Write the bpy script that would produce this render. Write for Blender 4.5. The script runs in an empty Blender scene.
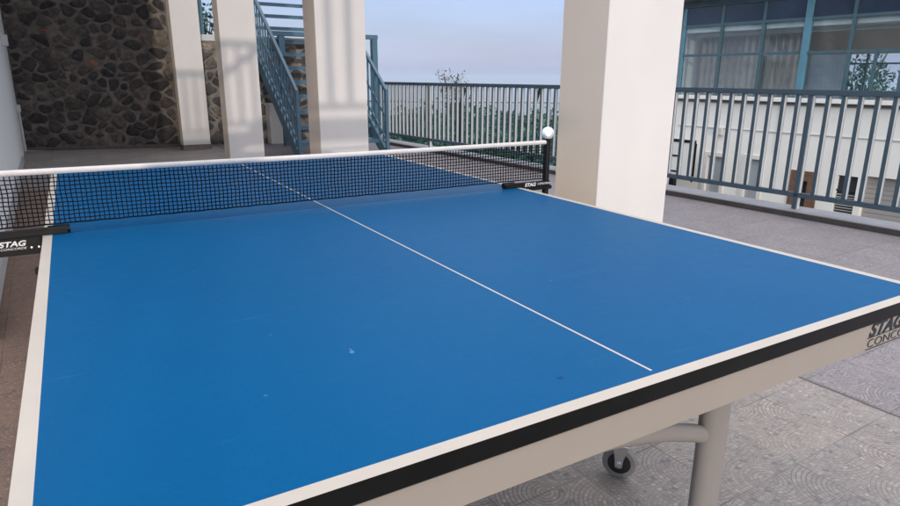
import bpy, bmesh, math, random
from mathutils import Vector, Matrix
R = math.radians
random.seed(7)
C = bpy.context.scene.collection
S = bpy.context.scene

# ------------------------------------------------------------------ camera
cam = bpy.data.objects.new('camera', bpy.data.cameras.new('camera'))
C.objects.link(cam)
S.camera = cam
cam.data.sensor_width = 36
cam.data.lens = 631.4 / 900 * 36
cam.data.clip_start = 0.02
cam.data.clip_end = 20000
_p, _y, _r = 0.2716, -0.5332, 0.0055
fw = Vector((-math.sin(_y) * math.cos(_p), math.cos(_y) * math.cos(_p), -math.sin(_p)))
rt = Vector((math.cos(_y), math.sin(_y), 0))
up = rt.cross(fw)
rt2 = rt * math.cos(_r) + up * math.sin(_r)
up2 = up * math.cos(_r) - rt * math.sin(_r)
M = Matrix((rt2, up2, -fw)).transposed().to_4x4()
M.translation = Vector((0.101, -1.8973, 1.1584))
cam.matrix_world = M

# ------------------------------------------------------------------ sky, sun, exposure
SUN_EL, SUN_AZ = 6.0, 192.0          # azimuth clockwise from +y
W = bpy.data.worlds.new('World')
S.world = W
W.use_nodes = True
wn = W.node_tree
bg = wn.nodes['Background']
sky = wn.nodes.new('ShaderNodeTexSky')
sky.sky_type = 'NISHITA'
sky.sun_disc = False
sky.sun_elevation = R(SUN_EL)
sky.sun_rotation = R(SUN_AZ)
sky.air_density = 1.0
sky.dust_density = 1.0
sky.ozone_density = 1.5
SKY_STR = 0.15
bg.inputs[1].default_value = SKY_STR
# thin high cloud veil over the clear sky: paler overhead than at the horizon
wco = wn.nodes.new('ShaderNodeTexCoord').outputs['Generated']
wsep = wn.nodes.new('ShaderNodeSeparateXYZ'); wn.links.new(wco, wsep.inputs[0])
wr = wn.nodes.new('ShaderNodeValToRGB')
VEIL = [(0.0, (.235, .28, .46)), (.06, (.245, .295, .51)), (.16, (.25, .33, .58)), (.45, (.95, .97, 1.02)), (1.0, (1.35, 1.35, 1.38))]
while len(wr.color_ramp.elements) < len(VEIL): wr.color_ramp.elements.new(.5)
for e, (p_, c_) in zip(wr.color_ramp.elements, VEIL): e.position = p_; e.color = (*c_, 1)
wn.links.new(wsep.outputs[2], wr.inputs[0])
wmap = wn.nodes.new('ShaderNodeMapping'); wmap.inputs['Scale'].default_value = (1.2, 1.2, 7)
wn.links.new(wco, wmap.inputs[0])
wno = wn.nodes.new('ShaderNodeTexNoise'); wno.inputs['Scale'].default_value = 2.6; wno.inputs['Detail'].default_value = 6
wn.links.new(wmap.outputs[0], wno.inputs['Vector'])
wmr = wn.nodes.new('ShaderNodeMapRange')
wmr.inputs['From Min'].default_value = .3; wmr.inputs['From Max'].default_value = .7
wmr.inputs['To Min'].default_value = .84 / SKY_STR; wmr.inputs['To Max'].default_value = 1.10 / SKY_STR
wn.links.new(wno.outputs['Fac'], wmr.inputs['Value'])
wvm = wn.nodes.new('ShaderNodeVectorMath'); wvm.operation = 'SCALE'
wn.links.new(wr.outputs[0], wvm.inputs[0]); wn.links.new(wmr.outputs[0], wvm.inputs['Scale'])
wmx = wn.nodes.new('ShaderNodeMix'); wmx.data_type = 'RGBA'
wmx.inputs[0].default_value = .78
wn.links.new(sky.outputs[0], wmx.inputs[6]); wn.links.new(wvm.outputs[0], wmx.inputs[7])
wn.links.new(wmx.outputs[2], bg.inputs[0])
sun = bpy.data.objects.new('sun', bpy.data.lights.new('sun', 'SUN'))
C.objects.link(sun)
sun.data.energy = 0.8
sun.data.angle = R(0.6)
sun.data.color = (1.0, 0.90, 0.78)
sd = Vector((math.sin(R(SUN_AZ)) * math.cos(R(SUN_EL)), math.cos(R(SUN_AZ)) * math.cos(R(SUN_EL)), math.sin(R(SUN_EL))))
sun.rotation_euler = sd.to_track_quat('Z', 'Y').to_euler()
sun.location = sd * 30
S.view_settings.view_transform = 'Standard'
S.view_settings.look = 'None'
S.view_settings.gamma = 1
S.view_settings.use_curve_mapping = False
S.view_settings.exposure = 0.82

# ------------------------------------------------------------------ mesh helpers
class MB:
    """collects shapes, then links them as ONE mesh object"""
    def __init__(s):
        s.v, s.f, s.m, s.sm = [], [], [], []
    def add(s, vs, fs, mi=0, smooth=False):
        o = len(s.v)
        s.v += [tuple(q) for q in vs]
        for f in fs:
            s.f.append([o + i for i in f]); s.m.append(mi); s.sm.append(smooth)
    def box(s, x0, x1, y0, y1, z0, z1, mi=0):
        vs = [(x, y, z) for x in (x0, x1) for y in (y0, y1) for z in (z0, z1)]
        s.add(vs, [(0, 1, 3, 2), (4, 6, 7, 5), (0, 4, 5, 1), (2, 3, 7, 6), (0, 2, 6, 4), (1, 5, 7, 3)], mi)
    def bar(s, p, q, w, h, mi=0, side=None):
        p, q = Vector(p), Vector(q)
        d = (q - p).normalized()
        u = Vector(side).normalized() if side else (d.cross(Vector((0, 0, 1))) if abs(d.z) < .99 else Vector((1, 0, 0)))
        u = (u - d * u.dot(d)).normalized()
        n = d.cross(u)
        vs = []
        for c in (p, q):
            for a, b in ((-1, -1), (1, -1), (1, 1), (-1, 1)):
                vs.append(c + u * a * w / 2 + n * b * h / 2)
        s.add(vs, [(3, 2, 1, 0), (4, 5, 6, 7), (0, 1, 5, 4), (1, 2, 6, 5), (2, 3, 7, 6), (3, 0, 4, 7)], mi)
    def tube(s, pts, r, n=12, mi=0, ry=None, side=None, caps=True):
        pts = [Vector(q) for q in pts]
        rs = r if isinstance(r, (list, tuple)) else [r] * len(pts)
        rings = []
        for i, c in enumerate(pts):
            d = (pts[min(i + 1, len(pts) - 1)] - pts[max(i - 1, 0)]).normalized()
            u = Vector(side) if side else (Vector((0, 0, 1)) if abs(d.z) < .9 else Vector((1, 0, 0)))
            u = (u - d * u.dot(d)).normalized()
            w = d.cross(u)
            k = (ry / r) if ry else 1
            rings.append([c + u * math.cos(2 * math.pi * j / n) * rs[i] + w * math.sin(2 * math.pi * j / n) * rs[i] * k for j in range(n)])
        vs = [q for g in rings for q in g]
        fs = [(i * n + j, i * n + (j + 1) % n, (i + 1) * n + (j + 1) % n, (i + 1) * n + j) for i in range(len(pts) - 1) for j in range(n)]
        s.add(vs, fs, mi, True)
        if caps:
            s.add(rings[0], [list(range(n))[::-1]], mi)
            s.add(rings[-1], [list(range(n))], mi)
    def lathe(s, c, axis, prof, n=24, mi=0):
        """prof: (distance along axis, radius)"""
        c, a = Vector(c), Vector(axis).normalized()
        u = a.orthogonal().normalized(); w = a.cross(u)
        for i in range(len(prof) - 1):
            vs = []
            for t, r in (prof[i], prof[i + 1]):
                vs += [c + a * t + (u * math.cos(2 * math.pi * j / n) + w * math.sin(2 * math.pi * j / n)) * r for j in range(n)]
            s.add(vs, [(j, (j + 1) % n, n + (j + 1) % n, n + j) for j in range(n)], mi, True)
    def build(s, name, mats, parent=None, bevel=0, seg=2):
        me = bpy.data.meshes.new(name)
        me.from_pydata(s.v, [], s.f)
        if not isinstance(mats, (list, tuple)): mats = [mats]
        for m in mats: me.materials.append(m)
        for p, mi, sm in zip(me.polygons, s.m, s.sm):
            p.material_index = mi; p.use_smooth = sm
        bm = bmesh.new(); bm.from_mesh(me)
        if bevel:
            es = [e for e in bm.edges if len(e.link_faces) == 2 and e.calc_face_angle(0) > 0.6]
            bmesh.ops.bevel(bm, geom=es, offset=bevel, segments=seg, affect='EDGES', clamp_overlap=True)
        bmesh.ops.recalc_face_normals(bm, faces=bm.faces)
        bm.to_mesh(me); bm.free()
        o = bpy.data.objects.new(name, me)
        C.objects.link(o)
        if parent: o.parent = parent
        return o

def tag(o, label=None, cat=None, group=None, kind=None):
    if label: o['label'] = label
    if cat: o['category'] = cat
    if group: o['group'] = group
    if kind: o['kind'] = kind
    return o
def thing(name, label, cat, loc=(0, 0, 0), rz=0, group=None):
    o = bpy.data.objects.new(name, None)
    o.empty_display_size = .1
    C.objects.link(o)
    o.location = loc; o.rotation_euler = (0, 0, R(rz))
    return tag(o, label, cat, group)
def copy_tree(o, parent=None):
    c = o.copy(); C.objects.link(c)
    if parent: c.parent = parent
    for ch in list(o.children): copy_tree(ch, c)
    return c
def lettering(name, text, size, mat, parent, mtx, shear=0, extrude=.0006, sx=1, offset=0):
    cu = bpy.data.curves.new(name, 'FONT')
    cu.body = text; cu.size = size; cu.shear = shear; cu.extrude = extrude; cu.offset = offset
    cu.space_character = 1.0
    t = bpy.data.objects.new(name + '_tmp', cu)
    C.objects.link(t)
    dg = bpy.context.evaluated_depsgraph_get()
    me = bpy.data.meshes.new_from_object(t.evaluated_get(dg))
    bpy.data.objects.remove(t); 
    me.name = name
    me.transform(mtx @ Matrix.Diagonal((sx, 1, 1, 1)))
    me.materials.clear(); me.materials.append(mat)
    o = bpy.data.objects.new(name, me); C.objects.link(o); o.parent = parent
    return o

# ------------------------------------------------------------------ node helpers
class X:
    """a socket with arithmetic"""
    nt = None
    def __init__(s, k): s.k = k
    @staticmethod
    def op(o, *a):
        n = X.nt.nodes.new('ShaderNodeMath'); n.operation = o
        for i, v in enumerate(a):
            if isinstance(v, X): X.nt.links.new(v.k, n.inputs[i])
            else: n.inputs[i].default_value = v
        return X(n.outputs[0])
    def __add__(s, o): return X.op('ADD', s, o)
    def __sub__(s, o): return X.op('SUBTRACT', s, o)
    def __rsub__(s, o): return X.op('SUBTRACT', o, s)
    def __mul__(s, o): return X.op('MULTIPLY', s, o)
    def __truediv__(s, o): return X.op('DIVIDE', s, o)
    def floor(s): return X.op('FLOOR', s)
    def fract(s): return X.op('FRACT', s)
    def lt(s, o): return X.op('LESS_THAN', s, o)
def newmat(name):
    m = bpy.data.materials.new(name); m.use_nodes = True
    X.nt = m.node_tree
    return m, m.node_tree, m.node_tree.nodes['Principled BSDF']
def coords(nt, kind='Object'):
    return nt.nodes.new('ShaderNodeTexCoord').outputs[kind]
def noise(nt, co, scale, detail=4, rough=.55, dist=0):
    n = nt.nodes.new('ShaderNodeTexNoise')
    n.inputs['Scale'].default_value = scale; n.inputs['Detail'].default_value = detail
    n.inputs['Roughness'].default_value = rough; n.inputs['Distortion'].default_value = dist
    if co: nt.links.new(co, n.inputs['Vector'])
    return n.outputs['Fac']
def ramp(nt, fac, stops):
    n = nt.nodes.new('ShaderNodeValToRGB')
    e = n.color_ramp.elements
    while len(e) < len(stops): e.new(.5)
    for q, (p, c) in zip(e, stops):
        q.position = p; q.color = (*c, 1) if len(c) == 3 else c
    nt.links.new(fac, n.inputs[0])
    return n.outputs[0]
def mixc(nt, fac, a, b, mode='MIX'):
    n = nt.nodes.new('ShaderNodeMix'); n.data_type = 'RGBA'; n.blend_type = mode
    for sock, v in ((n.inputs[0], fac), (n.inputs[6], a), (n.inputs[7], b)):
        if isinstance(v, X): v = v.k
        if isinstance(v, (int, float)): sock.default_value = v
        elif isinstance(v, tuple): sock.default_value = (*v, 1)
        else: nt.links.new(v, sock)
    return n.outputs[2]
def bump(nt, b, h, strength, dist=.01):
    n = nt.nodes.new('ShaderNodeBump')
    n.inputs['Strength'].default_value = strength; n.inputs['Distance'].default_value = dist
    nt.links.new(h.k if isinstance(h, X) else h, n.inputs['Height'])
    nt.links.new(n.outputs[0], b.inputs['Normal'])
def simple(name, col, rough=.5, metal=0, var=.12, scale=3, bstr=0, bscale=60, spec=.5, dirt=None):
    m, nt, b = newmat(name)
    co = coords(nt)
    f = noise(nt, co, scale, 6, .6)
    lo = tuple(c * (1 - var) for c in col); hi = tuple(min(1, c * (1 + var)) for c in col)
    c = ramp(nt, f, [(.3, lo), (.7, hi)])
    if dirt:
        g = ramp(nt, noise(nt, co, dirt[1], 8, .7), [(dirt[2], (0, 0, 0)), (min(1, dirt[2] + .18), (1, 1, 1))])
        c = mixc(nt, g, c, dirt[0])
    nt.links.new(c, b.inputs['Base Color'])
    rr = nt.nodes.new('ShaderNodeMapRange')
    rr.inputs['To Min'].default_value = max(.02, rough - .07); rr.inputs['To Max'].default_value = min(1, rough + .07)
    nt.links.new(noise(nt, co, scale * 4, 4), rr.inputs['Value'])
    nt.links.new(rr.outputs[0], b.inputs['Roughness'])
    b.inputs['Metallic'].default_value = metal
    b.inputs['Specular IOR Level'].default_value = spec
    if bstr: bump(nt, b, noise(nt, co, bscale, 6, .6), bstr, .004)
    return m

def setts_material():
    m, nt, b = newmat('sett_tiles')
    co = coords(nt)
    mp = nt.nodes.new('ShaderNodeMapping'); mp.inputs['Rotation'].default_value = (0, 0, R(-1.7))
    nt.links.new(co, mp.inputs['Vector'])
    sp = nt.nodes.new('ShaderNodeSeparateXYZ'); nt.links.new(mp.outputs[0], sp.inputs[0])
    T = .305
    wob = nt.nodes.new('ShaderNodeTexNoise'); wob.inputs['Scale'].default_value = 22
    nt.links.new(co, wob.inputs['Vector'])
    wx = (X(wob.outputs['Fac']) - .5) * .012
    x = (X(sp.outputs[0]) - .055) / T; y = (X(sp.outputs[1]) - .2) / T
    tx, ty = x.floor(), y.floor()
    # scallops: three overlapping rows of fans per tile
    h_, w_ = 1 - (x.fract() + wx), y.fract() + wx
    def ln(p, q): return X.op('SQRT', p * p + q * q)
    wm = X.op('MINIMUM', w_, 1 - w_)
    r1 = ln(w_ - .5, h_); r2 = ln(wm, h_ - .5); r3 = ln(w_ - .5, h_ - 1)
    s1 = r1.lt(.5); s2 = X.op('MULTIPLY', 1 - s1, r2.lt(.5)); s3 = 1 - s1 - s2
    a = s2 + s3 * 2
    r = (s1 * r1 + s2 * r2 + s3 * r3) * 23
    ring = r.floor(); fr = r.fract()
    vv = s1 * h_ + s2 * (h_ - .5) + s3 * (h_ - 1)
    uu = s1 * (w_ - .5) + s2 * wm + s3 * (w_ - .5)
    ang = X.op('ARCTAN2', vv, uu) / math.pi + 1
    cnt = X.op('ROUND', ring * 2.3 + 2)
    aa = ang * cnt
    fa = aa.fract(); ida = aa.floor()
    wd = fa * (ring + .6) / (cnt / 3.14)            # distance to the radial joint in ring widths
    arc = fr.lt(.22)
    rad_ = wd.lt(.16)
    mort = X.op('MAXIMUM', arc, rad_)
    edge = X.op('MINIMUM', X.op('MINIMUM', x.fract(), y.fract()), X.op('MINIMUM', 1 - x.fract(), 1 - y.fract()))
    joint = edge.lt(.008)
    crack = X.op('ABSOLUTE', x - 7.94 + (X(noise(nt, co, 7, 5)) - .5) * .05).lt(.028)
    cv = nt.nodes.new('ShaderNodeCombineXYZ')
    for i, q in enumerate((ring + tx * 17.3, ida + ty * 31.7, a + tx * 3.1 + ty * 7.7)): nt.links.new(q.k, cv.inputs[i])
    wn_ = nt.nodes.new('ShaderNodeTexWhiteNoise'); wn_.noise_dimensions = '3D'
    nt.links.new(cv.outputs[0], wn_.inputs['Vector'])
    cell = ramp(nt, wn_.outputs['Value'], [(0, (.20, .20, .225)), (.07, (.32, .293, .278)), (.5, (.365, .332, .31)), (.93, (.395, .36, .335)), (1, (.48, .445, .415))])
    big = noise(nt, co, 1.1, 6, .6)
    cell = mixc(nt, .8, cell, ramp(nt, big, [(.3, (.78, .80, .86)), (.7, (1.08, 1.02, .98))]), 'MULTIPLY')
    # joints rubbed full of pale dust in patches, dark elsewhere
    wear = ramp(nt, noise(nt, co, 5.0, 5, .65), [(.36, (.13, .115, .11)), (.6, (.27, .245, .23))])
    col = mixc(nt, rad_ * .75, cell, wear)
    col = mixc(nt, arc, col, ramp(nt, noise(nt, co, 4.0, 4, .6), [(.34, (.17, .153, .147)), (.66, (.31, .285, .268))]))
    jc = ramp(nt, noise(nt, co, 2.0, 4, .6), [(.4, (.13, .115, .105)), (.6, (.27, .245, .23))])
    cvt = nt.nodes.new('ShaderNodeCombineXYZ'); nt.links.new(tx.k, cvt.inputs[0]); nt.links.new(ty.k, cvt.inputs[1])
    wt = nt.nodes.new('ShaderNodeTexWhiteNoise'); wt.noise_dimensions = '3D'; nt.links.new(cvt.outputs[0], wt.inputs['Vector'])
    col = mixc(nt, .75, col, ramp(nt, wt.outputs['Value'], [(0, (.86, .86, .89)), (1, (1.08, 1.05, 1.02))]), 'MULTIPLY')
    col = mixc(nt, joint, col, jc)
    st = ramp(nt, noise(nt, co, 9, 8, .7), [(.5, (0, 0, 0)), (.75, (1, 1, 1))])
    col = mixc(nt, X(st) * .3, col, (.20, .18, .17))
    grime = ramp(nt, noise(nt, co, 38, 6, .75), [(.35, (.72, .72, .74)), (.65, (1.15, 1.14, 1.12))])
    col = mixc(nt, .7, col, grime, 'MULTIPLY')
    sky_tint = X.op('GREATER_THAN', x, 7.94)            # bluish sky light beyond the long joint, tinted into the tiles
    col = mixc(nt, sky_tint, col, mixc(nt, 1.0, col, (.86, .86, .97), 'MULTIPLY'))
    warm_shade = X.op('MULTIPLY', x.lt(.0), y.lt(19))                                # same tiles, warm shade along the wall put into their colour
    col = mixc(nt, warm_shade, col, mixc(nt, 1.0, col, (.78, .56, .44), 'MULTIPLY'))
    col = mixc(nt, crack, col, (.095, .085, .075))
    nt.links.new(col, b.inputs['Base Color'])
    b.inputs['Roughness'].default_value = .62
    h = (1 - X.op('MAXIMUM', X.op('MAXIMUM', mort, joint), crack)) * .5 + X(noise(nt, co, 70, 4)) * .5
    bump(nt, b, h, .5, .004)
    return m

def stone_material(dark=1.0):
    m, nt, b = newmat('rubble_stone')
    co = coords(nt)
    g = nt.nodes.new('ShaderNodeNewGeometry')
    c = ramp(nt, g.outputs['Random Per Island'], [(0, (.030, .028, .028)), (.35, (.055, .049, .047)), (.7, (.080, .069, .062)), (1, (.16, .135, .115))])
    f = noise(nt, co, 14, 8, .7, .6)
    c = mixc(nt, .8, c, ramp(nt, f, [(.3, (.35, .34, .34)), (.5, (1, .98, .96)), (.72, (2.6, 2.3, 2.0))]), 'MULTIPLY')
    if dark != 1: c = mixc(nt, 1.0, c, (dark, dark * .98, dark * .95), 'MULTIPLY')
    nt.links.new(c, b.inputs['Base Color'])
    b.inputs['Roughness'].default_value = .75
    bump(nt, b, noise(nt, co, 25, 8, .7), 1.0, .02)
    return m

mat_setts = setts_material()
mat_white = simple('white_paint', (.735, .705, .68), .6, 0, .04, 2.5, .25, 16, dirt=((.66, .63, .60), 2.5, .66))
mat_bounce_side = simple('bounce_light_side', (.82, .69, .56), .65, 0, .04, 1.5, .10, 90)
mat_wallw = simple('wall_white', (.86, .86, .87), .55, 0, .03, 2, .12, 70, dirt=((.60, .60, .62), 1.8, .64))
mat_stone = stone_material()
mat_stone_l = stone_material(1.9)
mat_mortar = simple('mortar', (.20, .17, .143), .9, 0, .5, 7, 1.0, 22, .3, ((.06, .05, .043), 5, .5))
mat_mortar_l = simple('mortar_pale', (.26, .24, .215), .9, 0, .35, 6, .9, 30)
mat_brick = simple('orange_brick', (.36, .16, .09), .85, 0, .3, 18, .6, 60)
mat_coping = simple('coping', (.66, .66, .66), .7, 0, .1, 4, .3, 40)
mat_plinth = simple('plinth_tile', (.13, .105, .09), .5, 0, .25, 12, .2, 60)
mat_conc = simple('concrete', (.42, .41, .41), .8, 0, .12, 3, .5, 45, dirt=((.27, .26, .25), 3, .58))
mat_kerbside = simple('kerb_stone', (.30, .30, .335), .7, 0, .15, 5, .4, 50)
mat_kerbshade = simple('kerb_face_shade', (.05, .043, .04), .7, 0, .25, 8, .3, 50)
mat_blue = simple('blue_steel', (.062, .140, .205), .42, 0, .1, 9, .05, 120, dirt=((.15, .20, .24), 8, .66))
mat_pale_side = simple('pale_side', (.54, .56, .575), .45, 0, .06, 9)  # pale tone for one side of each railing bar
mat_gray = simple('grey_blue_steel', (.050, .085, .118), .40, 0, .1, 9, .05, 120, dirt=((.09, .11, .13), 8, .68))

# ------------------------------------------------------------------ setting
b = MB(); b.box(-7, 5.62, -9, 10.15, -2.6, 0)
# follow the kerb line on the right
vs = []
for v in b.v:
    if v[0] > 5: v = (5.86 - (v[1] - 0.0) * .0699 - .25, v[1], v[2])
    vs.append(v)
b.v = vs
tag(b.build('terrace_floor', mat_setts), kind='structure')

# lower ground, falling away to a far valley
m, nt, bs = newmat('lower_ground')
co = coords(nt)
f = noise(nt, co, .02, 10, .65); f2 = noise(nt, co, 1.2, 6, .6)
c = ramp(nt, f, [(.3, (.035, .055, .03)), (.5, (.06, .08, .04)), (.7, (.10, .10, .065))])
c = mixc(nt, .5, c, ramp(nt, f2, [(.3, (.6, .6, .6)), (.7, (1.2, 1.2, 1.2))]), 'MULTIPLY')
nt.links.new(c, bs.inputs['Base Color']); bs.inputs['Roughness'].default_value = .9
bump(nt, bs, f2, .8, .1)
mat_ground = m
bm_ = MB()
xs = [-4000, -1500, -600, -200, -80, -40, -20, -10, 0, 5, 10, 14, 18, 24, 30, 40, 60, 90, 140, 220, 350, 560, 900, 1500, 2500, 4000, 6000]
ys = [-4000, -1500, -600, -200, -80, -40, -20, -10, 0, 5, 10, 15, 20, 26, 34, 45, 60, 90, 140, 220, 350, 560, 900, 1500, 2500, 4000, 6000]
def gh(x, y):
    d = math.hypot(x - 5, y - 5)
    t = max(0, min(1, (d - 45) / 500)); t = t * t * (3 - 2 * t)
    z = -2.6 - 75 * t
    if d > 300: z += 14 * math.sin(x * .0031 + 1) * math.cos(y * .0027) * min(1, (d - 300) / 900)
    return z
vs = [(x, y, gh(x, y)) for y in ys for x in xs]
n = len(xs)
bm_.add(vs, [(j * n + i, j * n + i + 1, (j + 1) * n + i + 1, (j + 1) * n + i) for j in range(len(ys) - 1) for i in range(n - 1)], 0, True)
tag(bm_.build('ground', mat_ground), kind='structure')

# kerb the railing stands on
kerb = bpy.data.objects.new('tmp', None)
b = MB()
b.box(-.13, .15, -6, 7.9, 0, .05); 
b.box(-.133, -.1301, -6, 7.9, .001, .044, 1)  # thin dark sheet colours in the shade of the inner face
ko = b.build('kerb', [mat_kerbside, mat_kerbshade], None, .004)
bpy.data.objects.remove(kerb)
ko.location = (5.518, 1.282, 0.004); ko.rotation_euler = (0, 0, R(4))
tag(ko, kind='structure')

# overhead slab carried by the columns, just above the picture
b = MB(); b.box(-.9, 2.5, .1, 9.6, 3.6, 3.85)
rf = b.build('roof_slab', simple('soffit', (.62, .60, .58), .8), None, .01)
rf.rotation_euler = (0, 0, R(1.74)); tag(rf, kind='structure')

# ------------------------------------------------------------------ left wall
wr = thing('side_wall', 'long white rendered wall running beside the left edge of the table', 'wall', (-.281, -1.0, 0), 1.6)
b = MB(); b.box(-.25, 0, 2.4, 11.26, 0, 3.6)
b.build('wall', mat_wallw, wr, .004)
b = MB(); b.box(0.0005, .022, 2.4, 9.5, 0.004, .10)
b.build('skirting', mat_conc, wr, .004)
b = MB(); b.box(.001, .075, 9.42, 9.54, 1.52, 1.66)
b.build('switch_box', simple('switch_plastic', (.72, .71, .70), .4, 0, .03), wr, .006)
b = MB(); b.tube([(.022, 10.9, .02), (.022, 10.9, .62)], .014, 10); b.box(.001, .05, 10.85, 10.95, .62, .72)
b.build('conduit', simple('conduit_plastic', (.7, .69, .67), .4, 0, .05), wr)

# ------------------------------------------------------------------ rubble stone walls
def clip(poly, p, n):
    """keep the part of poly with (q-p).n <= 0"""
    out = []
    for i in range(len(poly)):
        a, c = poly[i], poly[(i + 1) % len(poly)]
        da = (a[0] - p[0]) * n[0] + (a[1] - p[1]) * n[1]; dc = (c[0] - p[0]) * n[0] + (c[1] - p[1]) * n[1]
        if da <= 0: out.append(a)
        if da * dc < 0:
            t = da / (da - dc); out.append((a[0] + (c[0] - a[0]) * t, a[1] + (c[1] - a[1]) * t))
    return out
def rubble(root, L, H, sx, sz, mats_, brick_spots=(), seed=1):
    """irregular stones bedded proud of the front face (local -y); one mesh, with the raised pointing between them left to the bed"""
    rg = random.Random(seed)
    pts = []
    z = sz * .4; row = 0
    while z < H + sz * .3:
        x = rg.uniform(-.5, .2) * sx
        while x < L + sx * .4:
            pts.append((x + rg.uniform(-.36, .36) * sx, z + rg.uniform(-.42, .42) * sz))
            x += sx * rg.choice((.62, .8, 1, 1, 1.25, 1.5))
        z += sz * rg.uniform(.8, 1.12); row += 1
    for _ in range(len(pts) // 5): pts.append((rg.uniform(0, L), rg.uniform(0, H)))
    K = sx / sz * .80                            # stones lie wider than tall
    q = [(x / K, z) for x, z in pts]
    st, bricks = MB(), MB()
    for i, c in enumerate(q):
        poly = [(0.004 / K, .004), ((L - .004) / K, .004), ((L - .004) / K, H - .004), (.004 / K, H - .004)]
        for j, d in enumerate(q):
            if i == j: continue
            n = (d[0] - c[0], d[1] - c[1])
            if n[0] ** 2 + n[1] ** 2 > (4 * sz) ** 2: continue
            poly = clip(poly, ((c[0] + d[0]) / 2, (c[1] + d[1]) / 2), n)
            if len(poly) < 3: break
        if len(poly) < 3: continue
        P = [Vector((x * K, z)) for x, z in poly]
        ce = sum(P, Vector((0, 0))) / len(P)
        size = min(max(p.x for p in P) - min(p.x for p in P), max(p.y for p in P) - min(p.y for p in P))
        if size < .05: continue
        isb = any(min(q, key=lambda t: (t[0] * K - bx) ** 2 + (t[1] - bz) ** 2) is c for bx, bz in brick_spots)
        gap = rg.uniform(.006, .022) if rg.random() < .75 else rg.uniform(.025, .05)
        # subdivide, round the corners, shrink
        for _ in range(2):
            P = [v for a, c2 in zip(P, P[1:] + P[:1]) for v in (a * .75 + c2 * .25, a * .25 + c2 * .75)]
        f = max(.25, 1 - 2 * gap / size) * (.72 if isb else 1)
        ph = rg.uniform(0, 6.3)
        P = [ce + (p - ce) * f * (1 + rg.uniform(-.09, .06) + .07 * math.sin(3 * math.atan2(p.y - ce.y, p.x - ce.x) + ph)) for p in P]
        n = len(P); dep = rg.uniform(.012, .05)
        tx, tz = rg.uniform(-.12, .12), rg.uniform(-.12, .12)
        vs = [(p.x, .004, min(max(p.y, .005), H - .003)) for p in P]
        for sc, dd in ((.88, .8), (.5, 1.0)):
            vs += [(ce.x + (p.x - ce.x) * sc, min(-.001, -dep * dd * rg.uniform(.8, 1.2) + (p.x - ce.x) * tx + (p.y - ce.y) * tz), min(max(ce.y + (p.y - ce.y) * sc, .006), H - .004)) for p in P]
        vs.append((ce.x, -dep * rg.uniform(.8, 1.15) - .001, ce.y))
        fs = [(r_ * n + k, r_ * n + (k + 1) % n, (r_ + 1) * n + (k + 1) % n, (r_ + 1) * n + k) for r_ in (0, 1) for k in range(n)]
        fs += [(2 * n + k, 2 * n + (k + 1) % n, 3 * n) for k in range(n)]
        (bricks if isb else st).add(vs, fs, 0, True)
    st.build('stones', mats_, root)
    if bricks.v: bricks.build('brick', mat_brick, root)

a_w = math.degrees(math.atan2(9.70 - 10.2, 1.66 + .62))
sw = thing('stone_wall', 'tall dark rubble stone wall closing the back of the covered terrace', 'wall', (-.60, 10.22, 0), a_w)
b = MB(); b.box(0, 2.30, 0, .4, 0, 3.6)
b.build('mortar_bed', mat_mortar, sw)
rubble(sw, 2.30, 3.0, .27, .17, [mat_stone], brick_spots=((.62, 1.72), (1.08, 1.33)), seed=4)
b = MB(); b.box(0, 2.29, -.05, -.001, 0.004, .05)
b.build('mortar_fillet', mat_plinth, sw, .01)
a_l = 1.5
sl = thing('stone_boundary_wall', 'low paler rubble wall with white coping behind the blue stair', 'wall', (2.02, 9.72, 0), a_l)
b = MB(); b.box(-.28, 2.72, 0, .35, 0, 1.72)
b.build('mortar_bed', mat_mortar_l, sl)
rubble(sl, 2.72, 1.71, .30, .21, [mat_stone_l], seed=9)
b = MB(); b.box(-.28, 2.74, -.05, .40, 1.72, 1.82)
b.build('coping', mat_coping, sl, .008)
b = MB(); b.box(.145, .205, .12, .18, 1.82, 2.9); b.box(.20, 1.4, .13, .17, 2.60, 2.64)
b.build('post', mat_blue, sl, .004)
wp = thing('white_pier', 'short white pier on the floor between second column and stair stringer', 'pier', (3.10, 9.40, 0), 2)
b = MB(); b.box(0, .30, 0, .22, 0.002, .66)
b.build('shaft', mat_white, wp, .006)
b = MB(); b.box(-.02, .32, -.02, .24, .662, .70)
b.build('cap', mat_coping, wp, .005)

# ------------------------------------------------------------------ columns
labels = ['white column with dark tiled plinth in front of the stone wall',
          'white column between the plinth column and the blue stair',
          'white column standing in front of the blue stair',
          'wide near white column standing at the right edge of the table']
colE = Vector((-.03044, .99954, 0))
proto = None
for k in range(4):
    p = Vector((1.607, 9.08, 0)) - colE * 3.04 * k
    t = thing('column', labels[k], 'column', p, 1.744, 'white columns in a row')
    b = MB(); b.box(0, .417, 0, .255, 0.002, 3.599)
    # warm bounce light put into the colour of the side towards the table
    o = b.build('shaft', [mat_white, mat_bounce_side], t, .003, 1)
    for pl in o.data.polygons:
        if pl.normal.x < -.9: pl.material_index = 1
    if k == 0:
        b = MB(); b.box(-.012, .429, -.012, .267, 0.003, .085)
        b.build('plinth', mat_plinth, t, .003)

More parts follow.
